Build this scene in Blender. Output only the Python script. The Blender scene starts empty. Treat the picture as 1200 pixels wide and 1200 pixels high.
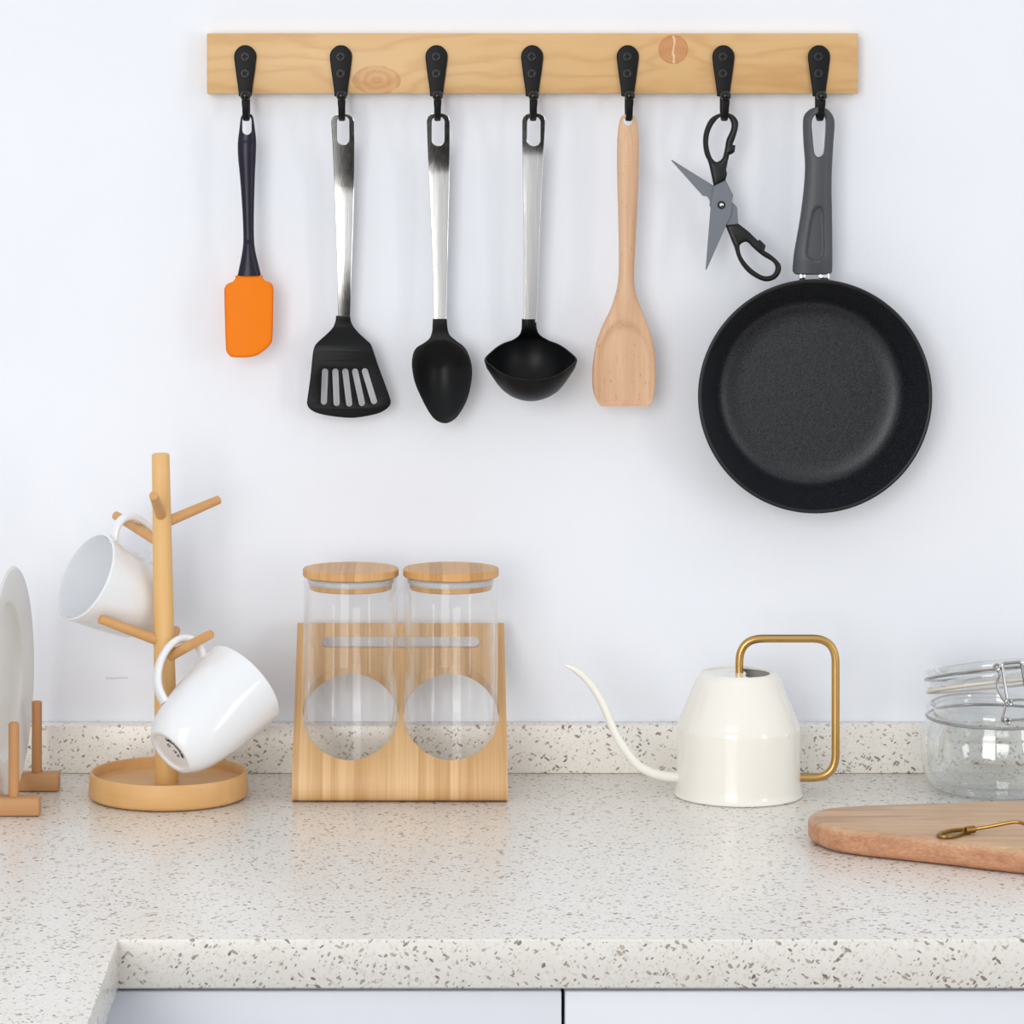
import bpy, bmesh, math, random
from mathutils import Vector, Matrix

# ------------------------------------------------------------------ camera, light, exposure
scene = bpy.context.scene
C = scene.collection
F = 4000.0            # focal length in pixels of the 1200 px frame
VX, VY = 490.0, 130.0  # where the optical axis meets the picture (shift lens)
CAMZ = 1.463

cam_d = bpy.data.cameras.new('camera')
cam_d.sensor_width = 36.0
cam_d.lens = 36.0 * F / 1200.0
cam_d.shift_x = (600.0 - VX) / 1200.0
cam_d.shift_y = -(600.0 - VY) / 1200.0
cam_d.clip_start = 0.05
cam = bpy.data.objects.new('camera', cam_d)
cam.location = (0, 0, CAMZ)
cam.rotation_euler = (math.radians(90), 0, 0)
C.objects.link(cam)
scene.camera = cam

world = bpy.data.worlds.new('World')
scene.world = world
world.use_nodes = True
wbg = world.node_tree.nodes['Background']
wbg.inputs['Color'].default_value = (0.95, 0.97, 1.0, 1)
wbg.inputs['Strength'].default_value = 0.90

def area_light(name, loc, target, sx, sy, power, col):
    d = bpy.data.lights.new(name, 'AREA')
    d.shape = 'RECTANGLE'; d.size = sx; d.size_y = sy
    d.energy = power; d.color = col
    o = bpy.data.objects.new(name, d)
    o.location = loc
    o.rotation_euler = (Vector(target) - Vector(loc)).to_track_quat('-Z', 'Y').to_euler()
    C.objects.link(o)
    return o
area_light('window_daylight', (-1.15, -1.5, 1.62), (0.15, 2.9, 1.2), 1.6, 2.6, 76, (1.0, 0.985, 0.96))
area_light('added_highlight_lamp', (2.5, 0.5, 1.40), (0.3, 2.9, 1.2), 0.35, 1.4, 9, (1.0, 0.99, 0.97))  # no known window here: lamp added at right for highlights in pan and bowls

vs = scene.view_settings
vs.view_transform = 'Standard'
try: vs.look = 'None'
except Exception: pass
vs.exposure = -0.02
vs.gamma = 1.0
vs.use_curve_mapping = False
scene.cycles.max_bounces = 14
scene.cycles.transparent_max_bounces = 24
scene.cycles.transmission_bounces = 12
scene.cycles.caustics_refractive = False
scene.cycles.caustics_reflective = False

# ------------------------------------------------------------------ helpers
def W(px, py, D):
    """the point of the room seen at pixel (px, py) at distance D from the camera plane"""
    return Vector(((px - VX) * D / F, D, CAMZ - (py - VY) * D / F))
def XZ(px, py, D):
    p = W(px, py, D); return (p.x, p.z)

LOC = {}
def thing(name, label, cat, loc=(0, 0, 0), group=None):
    o = bpy.data.objects.new(name, None)
    o.empty_display_size = 0.02
    C.objects.link(o)
    o.location = loc
    LOC[o] = Vector(loc)
    o['label'] = label; o['category'] = cat
    if group: o['group'] = group
    return o
def sharpen(me, ang):
    bm = bmesh.new(); bm.from_mesh(me)
    bmesh.ops.remove_doubles(bm, verts=bm.verts, dist=1e-6)
    bmesh.ops.recalc_face_normals(bm, faces=bm.faces)
    lim = math.radians(ang)
    for f in bm.faces: f.smooth = True
    for e in bm.edges:
        e.smooth = not (len(e.link_faces) == 2 and e.calc_face_angle(0.0) > lim)
    bm.to_mesh(me); bm.free()
def to_mesh(bm, name):
    me = bpy.data.meshes.new(name)
    bm.to_mesh(me); bm.free()
    return me
def obj(name, me, mat, parent=None, ang=35, label=None, cat=None, group=None, kind=None):
    if isinstance(me, bmesh.types.BMesh): me = to_mesh(me, name)
    me.name = name
    sharpen(me, ang)
    me.materials.clear(); me.materials.append(mat)
    o = bpy.data.objects.new(name, me)
    C.objects.link(o)
    if parent is not None:
        me.transform(Matrix.Translation(-LOC[parent]))
        o.parent = parent
        LOC[o] = LOC[parent]
    else:
        xs = [v.co.x for v in me.vertices]; ys = [v.co.y for v in me.vertices]; zs = [v.co.z for v in me.vertices]
        l = Vector(((min(xs) + max(xs)) / 2, (min(ys) + max(ys)) / 2, min(zs)))
        me.transform(Matrix.Translation(-l)); o.location = l; LOC[o] = l
    if label: o['label'] = label
    if cat: o['category'] = cat
    if group: o['group'] = group
    if kind: o['kind'] = kind
    return o

def box(x0, x1, y0, y1, z0, z1, bev=0.0, seg=2, bm=None):
    b = bmesh.new()
    bmesh.ops.create_cube(b, size=1.0)
    for v in b.verts:
        v.co = Vector(((x0 + x1) / 2 + v.co.x * (x1 - x0), (y0 + y1) / 2 + v.co.y * (y1 - y0), (z0 + z1) / 2 + v.co.z * (z1 - z0)))
    if bev > 0:
        bmesh.ops.bevel(b, geom=b.edges[:], offset=bev, segments=seg, profile=0.5, affect='EDGES')
    return merge(bm, b)
def merge(dst, src):
    if dst is None: return src
    me = bpy.data.meshes.new('tmp'); src.to_mesh(me); src.free()
    dst.from_mesh(me); bpy.data.meshes.remove(me)
    return dst
def cr(pts, n=5, closed=True):
    """Catmull-Rom through the points"""
    P = [Vector(p) for p in pts]; out = []; N = len(P)
    rng = range(N) if closed else range(N - 1)
    for i in rng:
        if closed: p0, p1, p2, p3 = P[i - 1], P[i], P[(i + 1) % N], P[(i + 2) % N]
        else: p0, p1, p2, p3 = P[max(i - 1, 0)], P[i], P[i + 1], P[min(i + 2, N - 1)]
        for k in range(n):
            t = k / n
            out.append(0.5 * ((2 * p1) + (p2 - p0) * t + (2 * p0 - 5 * p1 + 4 * p2 - p3) * t * t + (3 * p1 - p0 - 3 * p2 + p3) * t ** 3))
    if not closed: out.append(P[-1].copy())
    return out
def lathe(profile, n=64, bm=None, closed=False):
    """revolve (r, z) about Z"""
    b = bmesh.new(); rings = []
    for r, z in profile:
        if r < 1e-7: rings.append([b.verts.new((0, 0, z))])
        else: rings.append([b.verts.new((r * math.cos(2 * math.pi * k / n), r * math.sin(2 * math.pi * k / n), z)) for k in range(n)])
    m = len(rings)
    for i in range(m if closed else m - 1):
        A, B = rings[i], rings[(i + 1) % m]
        for k in range(n):
            k2 = (k + 1) % n
            try:
                if len(A) == 1 and len(B) == 1: continue
                if len(A) == 1: b.faces.new((A[0], B[k2], B[k]))
                elif len(B) == 1: b.faces.new((A[k], A[k2], B[0]))
                else: b.faces.new((A[k], A[k2], B[k2], B[k]))
            except ValueError: pass
    return merge(bm, b)
def loft(rings, bm=None, cap=True, closed=False):
    b = bmesh.new()
    R = [[b.verts.new(p) for p in r] for r in rings]; n = len(R[0]); m = len(R)
    for i in range(m if closed else m - 1):
        A, B = R[i], R[(i + 1) % m]
        for k in range(n):
            b.faces.new((A[k], A[(k + 1) % n], B[(k + 1) % n], B[k]))
    if cap and not closed:
        b.faces.new(R[0][::-1]); b.faces.new(R[-1])
    return merge(bm, b)
def tube(path, rad, n=12, bm=None, closed=False):
    P = [Vector(p) for p in path]; m = len(P)
    if not hasattr(rad, '__len__'): rad = [rad] * m
    T = []
    for i in range(m):
        a = P[i - 1] if (closed or i > 0) else P[i]; c = P[(i + 1) % m] if (closed or i < m - 1) else P[i]
        T.append((c - a).normalized())
    up = Vector((0, 0, 1)) if abs(T[0].z) < 0.9 else Vector((1, 0, 0))
    u = T[0].cross(up).normalized(); rings = []
    for i in range(m):
        u = (u - T[i] * u.dot(T[i])).normalized(); v = T[i].cross(u)
        rings.append([P[i] + (u * math.cos(2 * math.pi * k / n) + v * math.sin(2 * math.pi * k / n)) * rad[i] for k in range(n)])
    return loft(rings, bm, closed=closed)
def sweep(path, bn, w, t, n=16, bm=None, e=2.6):
    """strap: section w along bn, t across, superellipse"""
    P = [Vector(p) for p in path]; m = len(P); bn = Vector(bn).normalized(); rings = []
    for i in range(m):
        T = (P[min(i + 1, m - 1)] - P[max(i - 1, 0)]).normalized()
        c = T.cross(bn).normalized()
        ww = w[i] if hasattr(w, '__len__') else w; tt = t[i] if hasattr(t, '__len__') else t
        ring = []
        for k in range(n):
            a = 2 * math.pi * k / n; ca, sa = math.cos(a), math.sin(a)
            ring.append(P[i] + bn * (ww / 2 * math.copysign(abs(ca) ** (2 / e), ca)) + c * (tt / 2 * math.copysign(abs(sa) ** (2 / e), sa)))
        rings.append(ring)
    return loft(rings, bm)
def fillet(pts, r, n=6):
    """round the inner corners of an open polyline"""
    P = [Vector(p) for p in pts]; out = [P[0]]
    for i in range(1, len(P) - 1):
        a, b, c = P[i - 1], P[i], P[i + 1]
        rr = r[i - 1] if hasattr(r, '__len__') else r
        p, q = b + (a - b).normalized() * rr, b + (c - b).normalized() * rr
        for k in range(n + 1):
            t = k / n; out.append(p * (1 - t) ** 2 + b * 2 * t * (1 - t) + q * t * t)
    out.append(P[-1]); return out
def flat_slab(outline, holes, thick, bev, z0=0.0, bres=2):
    """solid plate in the XY plane, centred on z0, with rounded edges and real holes"""
    cu = bpy.data.curves.new('tmp', 'CURVE'); cu.dimensions = '2D'; cu.fill_mode = 'BOTH'
    cu.extrude = thick / 2 - bev; cu.bevel_depth = bev; cu.bevel_resolution = bres; cu.offset = -bev
    for pts in [outline] + list(holes):
        sp = cu.splines.new('POLY'); sp.points.add(len(pts) - 1)
        for q, p in zip(sp.points, pts): q.co = (p[0], p[1], 0, 1)
        sp.use_cyclic_u = True
    o = bpy.data.objects.new('tmp', cu); C.objects.link(o)
    dg = bpy.context.evaluated_depsgraph_get(); dg.update()
    me = bpy.data.meshes.new_from_object(o.evaluated_get(dg))
    bpy.data.objects.remove(o); bpy.data.curves.remove(cu)
    b = bmesh.new(); b.from_mesh(me); bpy.data.meshes.remove(me)
    bmesh.ops.remove_doubles(b, verts=b.verts, dist=1e-6)
    for v in b.verts: v.co.z += z0
    return b
def slab(outline, holes, thick, bev, Y0, bres=2):
    """the same standing upright: outline in (X, Z), centred on Y0"""
    b = flat_slab(outline, holes, thick, bev, 0.0, bres)
    for v in b.verts: v.co = Vector((v.co.x, Y0 - v.co.z, v.co.y))
    return b
def cuts(b, xs=(), zs=()):
    for z in zs:
        bmesh.ops.bisect_plane(b, geom=b.verts[:] + b.edges[:] + b.faces[:], plane_co=(0, 0, z), plane_no=(0, 0, 1))
    for x in xs:
        bmesh.ops.bisect_plane(b, geom=b.verts[:] + b.edges[:] + b.faces[:], plane_co=(x, 0, 0), plane_no=(1, 0, 0))
    return b
def frange(a, b, n): return [a + (b - a) * i / n for i in range(n + 1)]
def boolean(b, cutter, op='DIFFERENCE'):
    ma = to_mesh(b, 'ta'); mb = to_mesh(cutter, 'tb')
    for m in (ma, mb):
        q = bmesh.new(); q.from_mesh(m); bmesh.ops.recalc_face_normals(q, faces=q.faces); q.to_mesh(m); q.free()
    oa = bpy.data.objects.new('ta', ma); ob = bpy.data.objects.new('tb', mb)
    C.objects.link(oa); C.objects.link(ob)
    md = oa.modifiers.new('b', 'BOOLEAN'); md.object = ob; md.operation = op; md.solver = 'EXACT'
    dg = bpy.context.evaluated_depsgraph_get(); dg.update()
    me = bpy.data.meshes.new_from_object(oa.evaluated_get(dg))
    bpy.data.objects.remove(oa); bpy.data.objects.remove(ob)
    out = bmesh.new(); out.from_mesh(me); bpy.data.meshes.remove(me)
    bpy.data.meshes.remove(ma); bpy.data.meshes.remove(mb)
    return out
def xf(b, M):
    for v in b.verts: v.co = M @ v.co
    return b
def frame(o, x, y, z):
    return Matrix(((x.x, y.x, z.x, o.x), (x.y, y.y, z.y, o.y), (x.z, y.z, z.z, o.z), (0, 0, 0, 1)))
def sstep(a, b, x):
    t = max(0.0, min(1.0, (x - a) / (b - a))); return t * t * (3 - 2 * t)
def ring_pts(cx, cy, r, n=32, ry=None):
    return [(cx + r * math.cos(2 * math.pi * k / n), cy + (ry or r) * math.sin(2 * math.pi * k / n)) for k in range(n)]

# ------------------------------------------------------------------ materials
def srgb(r, g, b):
    f = lambda c: c / 255 / 12.92 if c / 255 <= 0.04045 else ((c / 255 + 0.055) / 1.055) ** 2.4
    return (f(r), f(g), f(b), 1)
class NT:
    def __init__(s, name):
        s.m = bpy.data.materials.new(name); s.m.use_nodes = True
        s.t = s.m.node_tree; s.b = s.t.nodes['Principled BSDF']; s.o = s.t.nodes['Material Output']
    def n(s, t, **k):
        x = s.t.nodes.new(t)
        for a, v in k.items(): setattr(x, a, v)
        return x
    def put(s, sock, v):
        if hasattr(v, 'is_output') or isinstance(v, bpy.types.NodeSocket): s.t.links.new(v, sock)
        else: sock.default_value = v
    def obj(s): return s.n('ShaderNodeTexCoord').outputs['Object']
    def xyz(s, v):
        x = s.n('ShaderNodeSeparateXYZ'); s.put(x.inputs[0], v); return x.outputs
    def map(s, v, sc=(1, 1, 1), loc=(0, 0, 0), rot=(0, 0, 0)):
        x = s.n('ShaderNodeMapping'); s.put(x.inputs['Vector'], v)
        x.inputs['Scale'].default_value = sc; x.inputs['Location'].default_value = loc; x.inputs['Rotation'].default_value = rot
        return x.outputs[0]
    def noise(s, v, sc, det=3, ro=0.5, dist=0.0, out='Fac'):
        x = s.n('ShaderNodeTexNoise'); s.put(x.inputs['Vector'], v)
        x.inputs['Scale'].default_value = sc; x.inputs['Detail'].default_value = det
        x.inputs['Roughness'].default_value = ro; x.inputs['Distortion'].default_value = dist
        return x.outputs[out]
    def math(s, op, a, b=0.0, c=None):
        x = s.n('ShaderNodeMath', operation=op); s.put(x.inputs[0], a); s.put(x.inputs[1], b)
        if c is not None: s.put(x.inputs[2], c)
        return x.outputs[0]
    def vmath(s, op, a, b):
        x = s.n('ShaderNodeVectorMath', operation=op); s.put(x.inputs[0], a); s.put(x.inputs[1], b)
        return x.outputs[0]
    def mix(s, f, a, b, mode='MIX'):
        x = s.n('ShaderNodeMix', data_type='RGBA', blend_type=mode)
        s.put(x.inputs[0], f); s.put(x.inputs[6], a); s.put(x.inputs[7], b); return x.outputs[2]
    def ramp(s, f, stops):
        x = s.n('ShaderNodeValToRGB'); s.put(x.inputs[0], f); e = x.color_ramp.elements
        while len(e) < len(stops): e.new(0.5)
        for q, (p, c) in zip(e, stops):
            q.position = p; q.color = c if hasattr(c, '__len__') else (c, c, c, 1)
        return x.outputs[0]
    def bump(s, h, st, dist=0.001):
        x = s.n('ShaderNodeBump'); s.put(x.inputs['Height'], h)
        x.inputs['Strength'].default_value = st; x.inputs['Distance'].default_value = dist
        s.t.links.new(x.outputs[0], s.b.inputs['Normal'])
    def set(s, **k):
        for a, v in k.items(): s.put(s.b.inputs[a.replace('_', ' ')], v)
        return s.m
def plain(name, col, rough=0.5, metal=0.0, var=0.04, vs_=60, bump=0.0, bs=400, **kw):
    t = NT(name); v = t.obj()
    n = t.noise(v, vs_, 3)
    c = t.mix(n, tuple(x * (1 - var) for x in col[:3]) + (1,), tuple(min(1, x * (1 + var)) for x in col[:3]) + (1,))
    t.set(Base_Color=c, Roughness=rough, Metallic=metal, **kw)
    if bump: t.bump(t.noise(v, bs, 2), bump, 0.0005)
    return t.m

def m_wall():
    t = NT('wall_paint'); v = t.obj()
    n1 = t.noise(v, 9, 4); x, y, z = t.xyz(v)
    c = t.mix(n1, srgb(234, 238, 245), srgb(240, 243, 250))
    # hairline scratch in the paint, left of the mug tree
    p = W(137, 795, 2.92)
    dz = t.math('ABSOLUTE', t.math('SUBTRACT', z, t.math('MULTIPLY_ADD', t.noise(v, 60, 1), 0.004, p.z - 0.002)))
    m = t.math('MULTIPLY', t.math('LESS_THAN', dz, 0.0007), t.math('LESS_THAN', t.math('ABSOLUTE', t.math('SUBTRACT', x, p.x)), 0.0095))
    c = t.mix(t.math('MULTIPLY', m, 0.35), c, srgb(140, 140, 145))
    h = t.math('ADD', t.noise(t.map(v, (1, 1, 0.35)), 26, 5, 0.6), t.math('MULTIPLY', t.noise(v, 220, 2), 0.12))
    t.bump(h, 0.22, 0.004)
    return t.set(Base_Color=c, Roughness=0.62)
def m_quartz():
    t = NT('speckled_quartz'); v = t.obj()
    d = t.vmath('ADD', v, t.vmath('MULTIPLY', t.noise(v, 190, 2, out='Color'), (0.0026, 0.0026, 0.0026)))
    base = t.mix(t.noise(v, 22, 4), srgb(235, 230, 222), srgb(241, 238, 232))
    fine = t.noise(v, 420, 2)
    base = t.mix(t.math('MULTIPLY', t.math('GREATER_THAN', fine, 0.60), 0.35), base, srgb(200, 191, 179))
    base = t.mix(t.math('MULTIPLY', t.math('LESS_THAN', fine, 0.36), 0.4), base, srgb(243, 240, 233))
    def chips(sc, off, stretch, size, keep, cols, fac):
        vo = t.n('ShaderNodeTexVoronoi')
        r1 = t.map(d, (1, 1, 1), off, (off[0], off[1], off[2]))
        t.put(vo.inputs['Vector'], t.map(r1, stretch))
        vo.inputs['Scale'].default_value = sc; vo.inputs['Randomness'].default_value = 1.0
        r = t.n('ShaderNodeSeparateColor'); t.put(r.inputs[0], vo.outputs['Color'])
        mask = t.math('MULTIPLY', t.math('LESS_THAN', vo.outputs['Distance'], t.math('MULTIPLY', r.outputs[1], size)), t.math('GREATER_THAN', r.outputs[0], keep))
        return t.math('MULTIPLY', mask, fac), t.ramp(r.outputs[2], cols)
    DK = [(0.0, srgb(92, 78, 66)), (0.3, srgb(146, 130, 114)), (0.7, srgb(188, 174, 158)), (1, srgb(156, 151, 143))]
    for a in ((230, (0.6, 0.7, 0.9), (1.9, 0.8, 0.8), 0.52, 0.74, DK, 0.85),
              (250, (-0.7, 2.3, 1.4), (0.8, 1.9, 0.9), 0.50, 0.76, DK, 0.85),
              (330, (2.1, -0.6, 0.3), (1.0, 1.0, 1.7), 0.50, 0.74, DK, 0.7),
              (230, (1.7, 2.3, 2.1), (1.4, 1.0, 0.8), 0.50, 0.74, [(0.0, srgb(247, 245, 241)), (1, srgb(240, 236, 230))], 0.6)):
        m, c = chips(*a); base = t.mix(m, base, c)
    return t.set(Base_Color=base, Roughness=0.25, Specular_IOR_Level=0.5)
def m_wood(name, ax, light, dark, fib=1.0, band=1.0, rough=0.45, fleck=None, bstr=0.12, off=(0, 0, 0), spec=0.5):
    """straight grain running along axis ax"""
    t = NT(name); v = t.map(t.obj(), loc=off)
    al, ac = 5.0, 130.0
    s1 = [ac, ac, ac]; s1['XYZ'.index(ax)] = al
    s2 = [38, 38, 38]; s2['XYZ'.index(ax)] = 3.0
    s3 = [420, 420, 420]; s3['XYZ'.index(ax)] = 18.0
    n1 = t.noise(t.map(v, s1), 1, 4, 0.6); n2 = t.noise(t.map(v, s2), 1, 3, 0.5, 0.6); n3 = t.noise(t.map(v, s3), 1, 2)
    f = t.math('ADD', t.math('MULTIPLY', n1, 0.55 * fib), t.math('ADD', t.math('MULTIPLY', n2, 0.6 * band), t.math('MULTIPLY', n3, 0.25 * fib)))
    tot = 0.5 * (0.55 * fib + 0.6 * band + 0.25 * fib)
    f = t.math('ADD', t.math('MULTIPLY', t.math('SUBTRACT', f, tot), 2.2), 0.5)
    c = t.mix(f, light, dark)
    t.t.nodes[-1].clamp_factor = True
    if fleck:
        s4 = [700, 700, 700]; s4['XYZ'.index(ax)] = 170.0
        fl = t.math('GREATER_THAN', t.noise(t.map(v, s4), 1, 1), 0.71)
        c = t.mix(t.math('MULTIPLY', fl, 0.55), c, fleck)
    t.bump(n3, bstr, 0.0004)
    return t.set(Base_Color=c, Roughness=rough, Specular_IOR_Level=spec)
def m_bamboo(name, ax, pitch=0.0065, light=srgb(225, 186, 136), dark=srgb(192, 147, 94), off=(0, 0, 0)):
    """laminated strips, the strips counted along axis ax, grain along Z (or Y)"""
    t = NT(name); v = t.map(t.obj(), loc=off)
    x = t.xyz(v)['XYZ'.index(ax)]
    cell = t.math('FLOOR', t.math('DIVIDE', x, pitch))
    wn = t.n('ShaderNodeTexWhiteNoise', noise_dimensions='1D'); t.put(wn.inputs['W'], cell)
    s1 = [4, 4, 4]; s1['XYZ'.index(ax)] = 900
    s2 = [14, 14, 14]; s2['XYZ'.index(ax)] = 260
    n1 = t.noise(t.map(v, s1), 1, 3, 0.6); n2 = t.noise(t.map(v, s2), 1, 3)
    f = t.math('ADD', t.math('MULTIPLY', wn.outputs['Value'], 0.45), t.math('ADD', t.math('MULTIPLY', n1, 0.75), t.math('MULTIPLY', n2, 0.45)))
    f = t.math('MULTIPLY_ADD', t.math('SUBTRACT', f, 0.825), 1.7, 0.5)
    c = t.mix(f, light, dark); t.t.nodes[-1].clamp_factor = True
    t.bump(n1, 0.08, 0.0003)
    return t.set(Base_Color=c, Roughness=0.42)
def m_pine(cx, z0, k1, k2):
    """knotty pine plank; k1, k2: knot centres in the plank's own coordinates"""
    t = NT('knotty_pine'); v = t.obj(); x, y, z = t.xyz(v)
    def gd(k, sx, sz):
        a = t.math('DIVIDE', t.math('SUBTRACT', x, k[0]), sx); b = t.math('DIVIDE', t.math('SUBTRACT', z, k[1]), sz)
        return t.math('ADD', t.math('MULTIPLY', a, a), t.math('MULTIPLY', b, b))
    warp = t.noise(t.map(v, (6, 6, 30)), 1, 3, 0.5)
    g1, g2 = gd(k1, 0.040, 0.020), gd(k2, 0.035, 0.018)
    pot = t.math('ADD', t.math('MULTIPLY', z, 150.0), t.math('MULTIPLY', warp, 11.0))
    pot = t.math('ADD', pot, t.math('MULTIPLY', t.math('EXPONENT', t.math('MULTIPLY', g1, -1.0)), 5.0))
    pot = t.math('ADD', pot, t.math('MULTIPLY', t.math('EXPONENT', t.math('MULTIPLY', g2, -1.0)), -4.0))
    rings = t.math('MULTIPLY_ADD', t.math('SINE', t.math('MULTIPLY', pot, 2.6)), 0.5, 0.5)
    rings = t.math('POWER', rings, 3.0)
    fib = t.noise(t.map(v, (9, 60, 620)), 1, 3, 0.6)
    big = t.noise(t.map(v, (7, 7, 22)), 1, 2)
    c = t.mix(big, srgb(226, 190, 138), srgb(211, 167, 108))
    c = t.mix(t.math('MULTIPLY', rings, 0.34), c, srgb(190, 136, 76))
    c = t.mix(t.math('MULTIPLY', fib, 0.22), c, srgb(202, 152, 92))
    # knots: the round one, with a pale split, and the broad swirl
    e1 = gd(k1, 0.0205, 0.0125); e2 = gd(k2, 0.0128, 0.0125)
    wob = t.math('MULTIPLY_ADD', t.noise(v, 120, 2), 0.5, -0.25)
    kn1 = t.ramp(t.math('ADD', e1, wob), [(0.0, 0.9), (0.72, 0.75), (0.98, 1.0), (1.0, 0.0)])
    in1 = t.math('MULTIPLY', kn1, t.math('MULTIPLY_ADD', t.math('SINE', t.math('MULTIPLY', t.math('SQRT', e1), t.math('MULTIPLY_ADD', t.noise(v, 70, 2), 16.0, 6.0))), 0.16, 0.46))
    c = t.mix(in1, c, srgb(186, 118, 56))
    kn2 = t.ramp(t.math('ADD', e2, t.math('MULTIPLY', wob, 0.4)), [(0.0, 0.8), (0.80, 0.85), (0.97, 1.0), (1.0, 0.0)])
    in2 = t.math('MULTIPLY', kn2, t.math('MULTIPLY_ADD', t.math('SINE', t.math('MULTIPLY', t.math('SQRT', e2), 30.0)), 0.08, 0.66))
    c = t.mix(in2, c, srgb(186, 108, 62))
    dx = t.math('ABSOLUTE', t.math('SUBTRACT', t.math('SUBTRACT', x, k2[0] + 0.0005), t.math('MULTIPLY_ADD', t.noise(v, 150, 1), 0.004, -0.002)))
    spl = t.math('MULTIPLY', t.math('LESS_THAN', dx, 0.0008), t.math('LESS_THAN', e2, 0.9))
    c = t.mix(t.math('MULTIPLY', spl, 0.8), c, srgb(238, 205, 160))
    t.bump(fib, 0.08, 0.0003)
    return t.set(Base_Color=c, Roughness=0.42)
def m_acacia():
    """beige upper face over a redder lower layer"""
    t = NT('acacia_board'); v = t.map(t.obj(), loc=(0.7, 0.2, 0)); x, y, z = t.xyz(v)
    n1 = t.noise(t.map(v, (5, 130, 130)), 1, 4, 0.6); n2 = t.noise(t.map(v, (4, 45, 60)), 1, 3, 0.5, 0.8); n3 = t.noise(t.map(v, (40, 600, 600)), 1, 2)
    lay = t.math('ADD', z, t.math('MULTIPLY_ADD', n2, 0.010, -0.005))
    f = t.math('MULTIPLY_ADD', t.math('ADD', t.math('MULTIPLY', n1, 0.5), t.math('MULTIPLY', n3, 0.5)), 2.2, -0.6)
    top = t.mix(f, srgb(222, 188, 150), srgb(184, 142, 104)); t.t.nodes[-1].clamp_factor = True
    low = t.mix(f, srgb(214, 162, 124), srgb(166, 112, 80)); t.t.nodes[-1].clamp_factor = True
    c = t.mix(t.ramp(t.math('MULTIPLY', lay, 50.0), [(0.70, 0.0), (0.92, 1.0)]), low, top)
    st = t.ramp(n2, [(0.56, 0.0), (0.64, 1.0)])
    c = t.mix(t.math('MULTIPLY', st, 0.45), c, srgb(158, 106, 78))
    t.bump(n3, 0.15, 0.0004)
    return t.set(Base_Color=c, Roughness=0.42)
def m_thin_glass(name, tint, refl=0.10, power=3.2):
    """clear thin-walled glass: mostly transmitted, mirror-like towards the grazing edge"""
    t = NT(name)
    tr = t.n('ShaderNodeBsdfTransparent'); tr.inputs[0].default_value = tint
    gl = t.n('ShaderNodeBsdfGlossy'); gl.inputs['Roughness'].default_value = 0.02; gl.inputs[0].default_value = (1, 1, 1, 1)
    lw = t.n('ShaderNodeLayerWeight'); lw.inputs['Blend'].default_value = 0.5
    f = t.math('MULTIPLY_ADD', t.math('POWER', lw.outputs['Facing'], power), 0.75, refl * 0.16)
    n = t.noise(t.obj(), 8, 2)
    f = t.math('ADD', f, t.math('MULTIPLY', n, 0.006))
    ms = t.n('ShaderNodeMixShader'); t.put(ms.inputs[0], f)
    t.t.links.new(tr.outputs[0], ms.inputs[1]); t.t.links.new(gl.outputs[0], ms.inputs[2])
    t.t.links.new(ms.outputs[0], t.o.inputs['Surface'])
    t.t.nodes.remove(t.b)
    return t.m
def m_steel():
    t = NT('brushed_steel'); v = t.obj()
    st = t.noise(t.map(v, (900, 900, 12)), 1, 3)
    c = t.mix(st, srgb(188, 186, 183), srgb(216, 215, 213))
    t.bump(st, 0.05, 0.0003)
    return t.set(Base_Color=c, Metallic=1.0, Roughness=t.math('MULTIPLY_ADD', st, 0.10, 0.11))
def m_nonstick():
    t = NT('nonstick_coating'); v = t.obj()
    sp = t.ramp(t.noise(v, 1000, 2, 0.6), [(0.35, 0.0), (0.68, 1.0)])
    c = t.mix(sp, srgb(7, 8, 10), srgb(44, 47, 53))
    t.bump(sp, 0.25, 0.0004)
    return t.set(Base_Color=c, Roughness=0.27, Specular_IOR_Level=0.42)

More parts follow.
